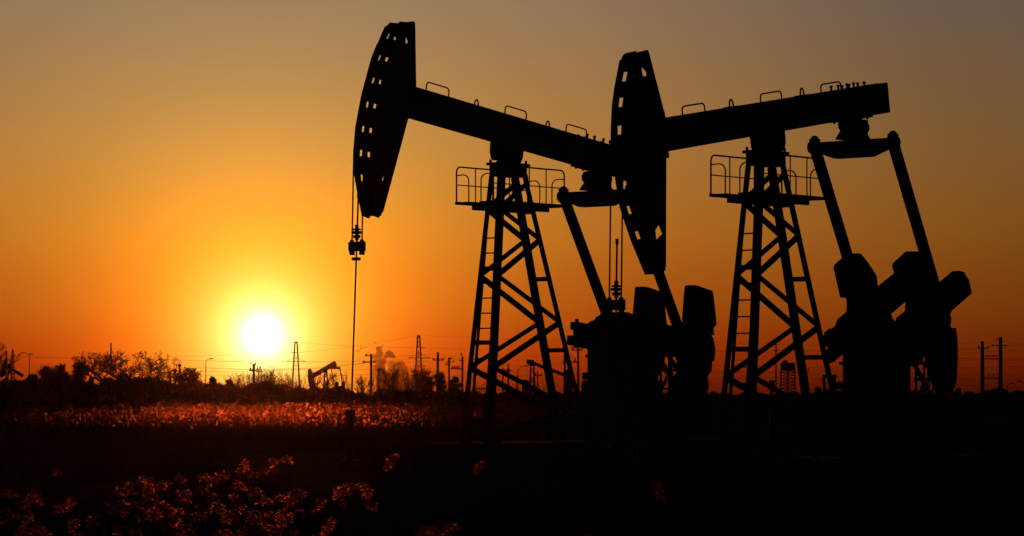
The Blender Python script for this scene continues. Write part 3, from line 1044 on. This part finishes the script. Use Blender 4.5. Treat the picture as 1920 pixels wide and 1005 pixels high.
# ------------------------------------------------------------------ utility poles, pylons and lamps
def pole(px, top, d, label, arms=(), ins=(), w=.17, xform=None, lean=0, name='utility_pole'):
    if d < 458: w *= 458 / d; d = 458
    base = at(px, 746, d); base.z = 0
    r = empty(name, base, label, 'utility pole', 'utility poles on the horizon')
    s = d / FP
    Z = lambda y: EYE + (740 - y) * s
    b = MB(); b.tube([(0, 0, 0), (lean * s, 0, Z(top))], w * 1.15, 10, w * .8); b.build('shaft', M['pole'], r)
    for (x0, x1, y) in arms:
        b = MB(); b.bar(((x0 - px) * s, -.12, Z(y)), ((x1 - px) * s, -.12, Z(y)), .16, .15)
        b.build('crossarm', M['galv'], r)
    for (x, y, h) in ins:
        b = MB()
        c = (x - px) * s
        for k in range(3):
            b.tube([(c, -.12, Z(y) + k * h * s / 3), (c, -.12, Z(y) + (k + .6) * h * s / 3)], .17 - .02 * k, 8)
        b.tube([(c, -.12, Z(y) - .05), (c, -.12, Z(y) + h * s)], .07, 6)
        b.build('insulator', M['ceramic'], r)
    return r


pole(696, 663, 400, 'stout leaning utility pole with hanging insulators left of the smoke', [(680, 706, 679), (684, 697, 667)], [(682, 680, 4), (687, 667, 4), (702, 680, 5)], .2, lean=-0)
pole(701, 682, 420, 'thin post close behind the stout leaning pole', [], [], .06)
pole(710, 690, 520, 'short pole with stubby arms in front of the smoke', [(706, 713, 705), (706, 713, 694)], [(713, 694, 4)], .16)
pole(821, 660, 400, 'utility pole with one square yoke arm right of the lattice pylon', [(812, 832, 675)], [(813, 675, 4), (831, 675, 4), (822, 661, -3)], .2)
pole(842, 670, 400, 'left pole of a transformer pair, with three short arms', [(836, 846, 679), (834, 845, 683), (842, 848, 672)], [(850, 679, 3), (847, 672, 2)], .15)
tp = pole(867, 668, 400, 'right pole of a transformer pair, carrying the switch rail', [(861, 870, 676), (845, 867, 691.5)], [(865, 666, 4)] + [(848 + 4 * i, 690, 4) for i in range(4)], .15)
pole(476, 682, 380, 'utility pole below the sun carrying switchgear boxes', [(468, 481, 695), (472, 488, 694)], [(470, 694, 5), (479, 684, 4), (483, 693, 4), (488, 692, 5)], .2)
pole(485, 694, 520, 'thin pole just behind the switchgear pole below the sun', [(480, 492, 697)], [(490, 695, 4)], .1)
pole(12, 656, 420, 'slim pole rising behind the far left pumpjack', [(8, 16, 660)], [], .1)
pole(953, 682, 420, 'utility pole seen left of centre inside the left large tower', [(948, 958, 696)], [(950, 695, 3), (956, 695, 3)], .13)
pole(943, 690, 420, 'shorter utility pole beside the inner left tower leg', [(938, 950, 697)], [(940, 696, 4), (947, 696, 4)], .13)
pole(968, 705, 520, 'small far pole under the street lamp between the tower legs', [(964, 972, 710)], [], .1)
pole(1008, 696, 480, 'small far pole beside the distant pumpjack in the left tower', [(1003, 1016, 704)], [(1004, 703, 3), (1014, 703, 3)], .12)
pole(1059, 661, 340, 'black pole just behind the rear leg of the left large tower', [(1056, 1084, 679)], [(1064, 678, 6), (1078, 678, 6)], .16)
pole(1084, 650, 340, 'pole with a square yoke arm left of the left reducer', [(1072, 1092, 656)], [(1073, 655, 5), (1091, 655, 5)], .14)
pole(1455, 640, 420, 'tall thin pole seen through the right large tower', [(1451, 1459, 657)], [], .11)
pole(1509, 688, 420, 'pole behind the rear leg of the right large tower with twiggy wires', [(1503, 1517, 697), (1504, 1515, 705)], [(1516, 694, 4)], .12)
pole(1842, 640, 300, 'left pole of the tall twin poles at right, with a square yoke arm', [(1833, 1853, 653), (1842, 1876, 673), (1842, 1876, 709)], [(1834, 652, 5), (1852, 652, 4)] + [(1848 + 4 * i, 670, 5) for i in range(6)] + [(1853, 706, 7), (1863, 706, 7)], .2)
pole(1876, 632, 300, 'right and taller pole of the tall twin poles at right', [(1862, 1888, 648)], [(1869, 638, 4), (1860, 649, 4), (1884, 648, 2)], .22)


def pylon(px, top, d, wt, wb, arms, label, bottom=748, dense=True, leg=.4):
    base = at(px, 746, d); base.z = 0
    s = d / FP
    Z = lambda y: EYE + (740 - y) * s
    r = empty('lattice_pylon', base, label, 'pylon', 'lattice pylons')
    H = Z(top)
    c = []
    z0 = 0
    for sx, sy in ((-1, -1), (-1, 1), (1, -1), (1, 1)):
        b = MB()
        f = (740 - top + 0) and (H / (H - Z(740)))
        hb = wb * s / 2 * 1.03
        p, q = Vector((sx * hb, sy * hb * .8, 0)), Vector((sx * wt * s / 2, sy * wt * s / 2 * .8, H))
        c.append((p, q))
        b.bar(p, q, leg, leg)
        b.build('leg', M['galv'], r)
    b = MB()
    n = 13
    if dense:
        for i, j in ((0, 2), (1, 3), (0, 1), (2, 3)):
            for k in range(n):
                f0, f1 = (k / n) ** .85, ((k + 1) / n) ** .85
                P = lambda m, f: c[m][0].lerp(c[m][1], f)
                b.bar(P(i, f0), P(j, f1), .12, .12); b.bar(P(j, f0), P(i, f1), .12, .12)
                if k % 2: b.bar(P(i, f0), P(j, f0), .1, .1)
    else:
        P = lambda m, f: c[m][0].lerp(c[m][1], f)
        b.bar(P(0, .62), P(3, .62), .12, .12); b.bar(P(0, .3), P(3, .3), .12, .12); b.bar(P(0, .75), P(3, .75), .12, .12)
        b.bar((0, 0, H * .62), (0, 0, H * .75), .1, .1)
        for f in (.75, .62, .3):
            b.bar(P(0, f), P(2, f), .14, .14); b.bar(P(1, f), P(3, f), .14, .14)
        b.bar(P(0, .05), P(2, .3), .12, .12); b.bar(P(2, .05), P(0, .3), .12, .12)
        b.bar((0, 0, 0), (0, 0, H * .62), .12, .12)
    b.build('bracing', M['galv'], r)
    b = MB(); b.box(-wt * s / 2 - .1, wt * s / 2 + .1, -wt * s / 2, wt * s / 2, H - .4, H + .15); b.build('peak', M['galv'], r)
    for (x0, x1, y, tip) in arms:
        b = MB()
        a, e = ((x0 - px) * s, 0, Z(y)), ((x1 - px) * s, 0, Z(y))
        b.bar(a, e, .2, .2)
        if tip:
            b.bar((0, 0, Z(y - tip)), a, .1, .1); b.bar((0, 0, Z(y - tip)), e, .1, .1)
        b.build('crossarm', M['galv'], r)


pylon(555, 641, 1000, 4, 17, [(537, 573, 678, 7), (546, 559, 661, 0)], 'open A-shaped lattice pylon right of the sun', dense=False)
pylon(785, 629, 900, 4, 18, [(766, 808, 671, 9), (781, 797, 652, 0), (780, 791, 662, 0), (776, 798, 686, 0)], 'tall densely braced lattice pylon right of the smoke')
pylon(24, 656, 1000, 2.2, 9, [(19, 29, 669, 0), (20, 28, 679, 0)], 'small lattice pylon behind the far left pumpjack', leg=.2)
pylon(208, 643, 1050, 1.6, 6, [(203, 213, 668, 0)], 'needle-like lattice mast rising out of the bare trees at left', leg=.2)


def lamp(px, top, d, reach, label, double=False):
    base = at(px, 746, d); base.z = 0
    s = d / FP
    Z = lambda y: EYE + (740 - y) * s
    r = empty('street_lamp', base, label, 'street lamp', 'street lamps on the horizon')
    b = MB(); b.tube([(0, 0, 0), (0, 0, Z(top))], .09, 8, .06); b.build('post', M['galv'], r)
    for rc in ([reach] + ([-reach * .3] if double else [])):
        b = MB(); e = (rc * s, 0, Z(top) + abs(rc) * s * .35)
        b.tube([(0, 0, Z(top) - .1), (rc * s * .4, 0, Z(top) + abs(rc) * s * .22), e], .05, 6); b.build('arm', M['galv'], r)
        b = MB(); b.blob((e[0], 0, e[2]), .42, .16, .09); b.build('lamp_head', M['galv'], r)


lamp(55, 665, 520, -11, 'street lamp at far left with its arm pointing left', True)
lamp(386, 676, 520, 10, 'street lamp left of the sun with its arm pointing right')
lamp(476, 683, 600, -7, 'street lamp directly below the sun, arm pointing left')
lamp(738, 686, 520, 11, 'street lamp in front of the smoke')
lamp(971, 692, 470, 16, 'street lamp between the legs of the left large tower')
lamp(1889, 722, 520, 10, 'street lamp right of the tall twin poles')
lamp(1922, 719, 480, -12, 'street lamp whose arm reaches in from the right edge')

# chimney stacks under the small smoke cloud
for (x, t, w, lab) in ((337, 682, 1.0, 'right and tallest of three thin chimney stacks at left'),
                       (319, 696, 1.0, 'left of three thin chimney stacks beside the leafless trees'),
                       (329, 692, .8, 'middle and thinnest of three chimney stacks at left')):
    d = 1100
    p = at(x, 746, d); p.z = 0
    r = empty('chimney_stack', p, lab, 'chimney', 'chimney stacks')
    H = EYE + (740 - t) / FP * d
    b = MB(); b.tube([(0, 0, 0), (0, 0, H)], w * .55, 14, w * .42); b.build('shaft', M['concrete'], r)
    b = MB(); b.tube([(0, 0, H - 1), (0, 0, H - .2)], w * .6, 14); b.build('rim', M['steel'], r)

# short post between the right tower legs
r = empty('valve_post', at(1447, 746, 110), 'thick short post between the legs of the right large tower', 'post')
b = MB(); b.tube([(0, 0, -1.5), (0, 0, .55)], .07, 10); b.build('shaft', M['steel'], r)
b = MB(); b.box(-.1, .1, -.08, .08, .3, .62); b.build('valve_box', M['steel'], r)

# overhead wires strung from pole to pole
def wire(pts, label, r=.028, sag=3):
    r *= .5
    b = MB()
    out = []
    for (a, c) in zip(pts, pts[1:]):
        for i in range(14):
            t = i / 14
            p = at(a[0], a[1], max(a[2], 458)).lerp(at(c[0], c[1], max(c[2], 458)), t)
            p.z -= 4 * t * (1 - t) * sag * p.y / FP
            out.append(p)
    out.append(at(pts[-1][0], pts[-1][1], max(pts[-1][2], 458)))
    b.tube(out, r, 4)
    tag(b.build('overhead_wire', M['cable']), label, 'wire', 'overhead wires')


wire([(-120, 660, 500), (12, 663, 440), (208, 672, 470), (476, 694, 380), (696, 679, 400), (821, 675, 400), (842, 679, 400)], 'overhead wire from the far left pole to the yoke-armed pole')
wire([(-120, 668, 500), (208, 690, 520), (476, 696, 385), (684, 681, 400)], 'overhead wire running just under the sun to the stout leaning pole')
wire([(-120, 640, 1000), (24, 668, 1000), (208, 668, 1050), (537, 678, 1000), (766, 671, 900), (1000, 668, 850), (1500, 672, 800), (2050, 668, 760)], 'high wire linking the left crossarm tips of the pylons', .05)
wire([(-120, 660, 1005), (29, 669, 1000), (213, 670, 1055), (573, 678, 1000), (808, 671, 900), (1100, 676, 850), (1600, 690, 800), (2050, 682, 760)], 'high wire linking the right crossarm tips of the pylons', .05)
wire([(213, 668, 1050), (559, 661, 1000), (785, 629, 900), (1300, 640, 850), (2050, 660, 800)], 'topmost wire passing over the tall densely braced pylon', .045)
wire([(555, 641, 1000), (781, 652, 900), (1300, 656, 850), (2050, 676, 800)], 'wire from the top of the A-shaped pylon', .045)
wire([(476, 686, 380), (620, 690, 420), (690, 667, 400), (821, 662, 402), (865, 666, 400), (953, 684, 420), (1059, 679, 340)], 'wire climbing from the switchgear pole to the top of the stout leaning pole')
wire([(870, 676, 400), (953, 696, 420), (1066, 678, 340), (1073, 656, 340)], 'wire sagging behind the left large tower')
wire([(1092, 656, 340), (1455, 657, 420), (1833, 653, 300), (1862, 648, 300), (1990, 640, 300)], 'wire reaching the square yoke of the tall twin poles')
wire([(1078, 679, 340), (1459, 658, 420), (1842, 641, 300), (1869, 638, 300), (2000, 650, 300)], 'wire over the top of the tall twin poles')
wire([(1084, 690, 340), (1503, 697, 420), (1842, 673, 300), (1990, 672, 300)], 'wire passing at the switch rail of the tall twin poles')
wire([(1084, 704, 500), (1400, 696, 500), (1700, 700, 500), (2050, 700, 500)], 'low wire behind both cranks at right', .035)
wire([(1084, 712, 500), (1400, 706, 500), (1700, 709, 500), (2050, 707, 500)], 'second lowest wire at right', .035)
wire([(1084, 720, 500), (1400, 718, 500), (1700, 716, 500), (2050, 728, 500)], 'lowest wire at right, just above the bushes', .035)
wire([(-120, 695, 600), (300, 702, 600), (700, 702, 600), (1100, 702, 600)], 'low wire crossing behind the trees at left', .035)
wire([(-120, 684, 640), (386, 690, 640), (738, 692, 640), (971, 696, 640)], 'wire strung a little above the lamp bases at left', .035)

# ------------------------------------------------------------------ smoke
def smoke_mat(name, dens, col):
    m = bpy.data.materials.new(name)
    m.use_nodes = True
    nt = m.node_tree
    n = nt.nodes
    n.clear()
    o = n.new('ShaderNodeOutputMaterial')
    v = n.new('ShaderNodeVolumePrincipled')
    v.inputs['Density'].default_value = dens
    v.inputs['Color'].default_value = (*col, 1)
    v.inputs['Anisotropy'].default_value = .3
    nt.links.new(v.outputs[0], o.inputs['Volume'])
    return m


def smoke(name, puffs, d, dens, label, vox=.7, col=(.30, .12, .06), disp=1.0, tex=2.5):
    b = MB()
    rs = random.Random(len(puffs) * 7 + int(d))
    for (px, py, rad) in puffs:
        c = at(px, py, d)
        rm = rad / FP * d
        b.blob((c.x, c.y + rs.uniform(-1, 1), c.z), rm, rm * .8, rm, 14, 9)
        for k in range(7):
            a = rs.uniform(0, 6.28); e = rs.uniform(-.8, .8)
            q = Vector((math.cos(a) * math.cos(e), math.sin(a) * math.cos(e) * .6, math.sin(e))) * rm * .85
            r2 = rm * rs.uniform(.25, .5)
            b.blob(c + q, r2, r2, r2, 10, 7)
    o = b.build(name, smoke_mat(name + '_air', dens, col))
    md = o.modifiers.new('r', 'REMESH'); md.mode = 'VOXEL'; md.voxel_size = vox
    t = bpy.data.textures.new(name, 'CLOUDS'); t.noise_scale = tex; t.noise_depth = 3
    dm = o.modifiers.new('d', 'DISPLACE'); dm.texture = t; dm.texture_coords = 'GLOBAL'; dm.strength = disp; dm.mid_level = .5
    tag(o, label, 'smoke', kind='stuff')


DS = 1100
smoke('smoke', [(742, 692, 14), (750, 686, 11), (757, 694, 9), (736, 684, 9), (752, 704, 13), (740, 708, 14), (728, 716, 12), (756, 716, 10)], DS, .34, 'broad pale smoke bank right of the long rod', .6, disp=1.2, tex=3)
smoke('smoke_plume', [(712, 663, 7), (707, 672, 7), (718, 678, 8), (711, 686, 9), (716, 697, 10), (722, 708, 11), (712, 712, 9), (707, 655, 5), (714, 653, 3.5), (700, 668, 5), (704, 697, 6)], DS - 30, .6, 'dark rising smoke column in front of the smoke bank', .5, disp=1.4, tex=2)
smoke('smoke_plume', [(728, 662, 6), (733, 666, 6), (724, 668, 5), (739, 669, 4)], DS - 40, .8, 'round smoke puff at the top right of the smoke column', .4, disp=.8, tex=1.5)
smoke('smoke_plume', [(676, 653, 3.5), (671, 657, 3), (683, 651, 3), (667, 658, 2.5), (676, 647, 2), (688, 650, 2)], DS - 40, .5, 'ragged dark smoke wisp just right of the long rod', .35, disp=1.2, tex=1)
smoke('smoke_plume', [(703, 641, 3.2), (698, 636, 2.4), (709, 646, 3.2), (718, 648, 3), (703, 629, 1.6), (699, 626, 1.3)], DS - 40, .5, 'thin smoke wisp at the top of the smoke column', .35, disp=1.2, tex=1)
smoke('smoke_plume', [(656, 630, 3.5), (660, 634, 2.5), (651, 628, 1.5)], DS - 40, .12, 'faint smoke wisp left of the long rod', .35, disp=1.0, tex=1)
smoke('smoke_plume', [(330, 674, 6), (336, 678, 5), (324, 681, 4), (334, 688, 4)], DS - 20, .5, 'small dark smoke cloud over the chimney stacks at left', .5, disp=1.2, tex=1.5)
smoke('smoke_plume', [(314, 690, 8), (306, 686, 6), (322, 697, 6)], DS - 20, .35, 'smoke cloud leaning on the leafless trees at left', .5, disp=1.2, tex=1.5)
smoke('smoke_plume', [(338, 657, 2), (342, 660, 2), (346, 666, 1.6), (347, 674, 1.5), (345, 682, 1.5)], DS - 20, .3, 'thin curling wisp above the chimney stacks', .3, disp=.9, tex=1)

# ------------------------------------------------------------------ sky, sun, haze
SUN_PX, SUN_PY = 492, 628
sd = Vector(((SUN_PX - 960) / FP, 1, (740 - SUN_PY) / FP)).normalized()
el = math.asin(sd.z)

world = bpy.data.worlds.new('World')
scene.world = world
world.use_nodes = True
nt = world.node_tree
n = nt.nodes
n.clear()
lk = nt.links.new
out = n.new('ShaderNodeOutputWorld')
bg = n.new('ShaderNodeBackground')
tc = n.new('ShaderNodeTexCoord')
nrm = n.new('ShaderNodeVectorMath'); nrm.operation = 'NORMALIZE'
lk(tc.outputs['Generated'], nrm.inputs[0])


def mth(op, a, b=None, clamp=False):
    m = n.new('ShaderNodeMath'); m.operation = op; m.use_clamp = clamp
    for i, x in enumerate((a, b)):
        if x is None: continue
        if isinstance(x, (int, float)): m.inputs[i].default_value = x
        else: lk(x, m.inputs[i])
    return m.outputs[0]


# angle from the sun, accurate for small angles: 2 asin(|d - s| / 2)
sub = n.new('ShaderNodeVectorMath'); sub.operation = 'SUBTRACT'; sub.inputs[1].default_value = sd
lk(nrm.outputs[0], sub.inputs[0])
ln = n.new('ShaderNodeVectorMath'); ln.operation = 'LENGTH'
lk(sub.outputs[0], ln.inputs[0])
gang = mth('MULTIPLY', mth('ARCSINE', mth('MULTIPLY', ln.outputs['Value'], .5, True)), 2)
sep = n.new('ShaderNodeSeparateXYZ')
lk(nrm.outputs[0], sep.inputs[0])
elev = mth('ARCSINE', mth('MAXIMUM', sep.outputs[2], 0.0))


def logi(xs_, ys_, x):
    if x <= xs_[0]: return ys_[0]
    for a, b, c, d in zip(xs_, xs_[1:], ys_, ys_[1:]):
        if x <= b:
            t = (x - a) / (b - a)
            return math.exp(lerp(math.log(c), math.log(d), t))
    return ys_[-1]


def smooth(xs_, ys_, x, h):
    k = [logi(xs_, ys_, max(0, x * (1 + h * s))) for s in (-1, -.6, -.3, 0, .3, .6, 1)]
    return math.exp(sum(math.log(v) for v in k) / len(k))


EK = [0.0005, .0103, .0259, .0517, .0776, .1276, .30, .7, 1.6]
ER = [.195, .51, .65, .80, .76, .56, .30, .15, .1]
EG = [.032, .10, .29, .57, .73, .78, .5, .28, .2]
EB = [.018, .22, .98, 3.2, 9.5, 26.0, 22., 15., 10.]
GK = [.002, .0224, .0448, .0724, .1121, .1724, .2414, .6, 1.2, 3.1416]
GR = [1.2, 1.18, 1.06, .77, .60, .42, .25, .06, .016, .008]
GG = [.58, .56, .51, .38, .27, .195, .123, .03, .008, .005]
GB = [.0075, .0074, .0068, .0056, .0045, .0037, .0028, .0007, .0002, .00012]
HK = [.0069, .0129, .0221, .0345, .0517, .0724, .12]
HR = [.95, .80, .60, .38, .17, .05, .001]
HG = [1.6, .88, .43, .18, .045, .012, .0001]
HB = [.8, .2, .055, .009, .001, .0002, .00001]


def ramp(fac, K, chans, power, span, h):
    mx = max(max(c) for c in chans)
    r_ = n.new('ShaderNodeValToRGB')
    cr_ = r_.color_ramp
    cr_.interpolation = 'LINEAR'
    f1 = (K[-4] / span) ** power if len(K) > 7 else .96
    pos = [f1 * i / 25 for i in range(26)] + [lerp(f1, 1, i / 5) for i in range(1, 6)]
    for i, p in enumerate(pos):
        x = span * p ** (1 / power)
        col = tuple(smooth(K, c, x, h) / mx for c in chans)
        if i == 0: e = cr_.elements[0]; e.position = 0
        elif i == len(pos) - 1: e = cr_.elements[-1]; e.position = 1
        else: e = cr_.elements.new(p)
        e.color = (*col, 1)
    lk(mth('POWER', mth('DIVIDE', fac, span, True), power), r_.inputs[0])
    s_ = n.new('ShaderNodeVectorMath'); s_.operation = 'SCALE'; s_.inputs['Scale'].default_value = mx
    lk(r_.outputs[0], s_.inputs[0])
    return s_.outputs[0]


E_ = ramp(elev, EK, (ER, EG, EB), .6, 1.6, .12)
G_ = ramp(gang, GK, (GR, GG, GB), .45, 3.1416, .2)
H_ = ramp(gang, HK, (HR, HG, HB), .8, .12, .18)
mul = n.new('ShaderNodeVectorMath'); mul.operation = 'MULTIPLY'
lk(E_, mul.inputs[0]); lk(G_, mul.inputs[1])
# solar disc with its soft bright rim
disc = n.new('ShaderNodeMapRange'); disc.interpolation_type = 'SMOOTHERSTEP'
disc.inputs['From Min'].default_value = .0074; disc.inputs['From Max'].default_value = .0042
disc.inputs['To Min'].default_value = 0; disc.inputs['To Max'].default_value = 2.0
lk(gang, disc.inputs['Value'])
dcol = n.new('ShaderNodeVectorMath'); dcol.operation = 'SCALE'; dcol.inputs[0].default_value = (1, .95, .8)
lk(disc.outputs[0], dcol.inputs['Scale'])
add = n.new('ShaderNodeVectorMath'); add.operation = 'ADD'
add0 = n.new('ShaderNodeVectorMath'); add0.operation = 'ADD'
lk(mul.outputs[0], add0.inputs[0]); lk(H_, add0.inputs[1])
lk(add0.outputs[0], add.inputs[0]); lk(dcol.outputs[0], add.inputs[1])
lk(add.outputs[0], bg.inputs['Color'])
bg.inputs['Strength'].default_value = 1.0
lk(bg.outputs[0], out.inputs['Surface'])

sl = bpy.data.lights.new('sun', 'SUN')
sl.energy = 1.3
sl.color = (1.0, .17, .03)
sl.angle = R(.5)
so = bpy.data.objects.new('sun', sl)
COL.objects.link(so)
so.rotation_euler = (-sd).to_track_quat('-Z', 'Y').to_euler()
so.location = sd * 200

# evening haze
hz = MB(); hz.box(-420, 420, -30, 1250, -1.5, 26)
hm = bpy.data.materials.new('evening_haze')
hm.use_nodes = True
hn = hm.node_tree.nodes
hn.clear()
ho = hn.new('ShaderNodeOutputMaterial')
hv = hn.new('ShaderNodeVolumePrincipled')
hv.inputs['Color'].default_value = (1, .7, .5, 1)
hv.inputs['Density'].default_value = 3.0e-6
hv.inputs['Anisotropy'].default_value = .96
hm.node_tree.links.new(hv.outputs[0], ho.inputs['Volume'])
tag(hz.build('haze', hm), 'thin evening haze over the marsh, brightest under the sun', 'haze', kind='stuff')

# ------------------------------------------------------------------ camera and render settings
cam = bpy.data.cameras.new('camera')
cam.sensor_fit = 'HORIZONTAL'
cam.sensor_width = 36
cam.lens = 36 * F
cam.shift_y = (740 - 502.5) / 1920
cam.clip_start = .5
cam.clip_end = 20000
co = bpy.data.objects.new('camera', cam)
COL.objects.link(co)
co.location = (0, 0, EYE)
co.rotation_euler = (R(90), 0, 0)
scene.camera = co

scene.view_settings.view_transform = 'Standard'
scene.view_settings.look = 'None'
scene.view_settings.exposure = 0
scene.view_settings.gamma = 1
scene.cycles.max_bounces = 4
scene.cycles.transparent_max_bounces = 8
scene.cycles.volume_bounces = 0
scene.cycles.use_denoising = True
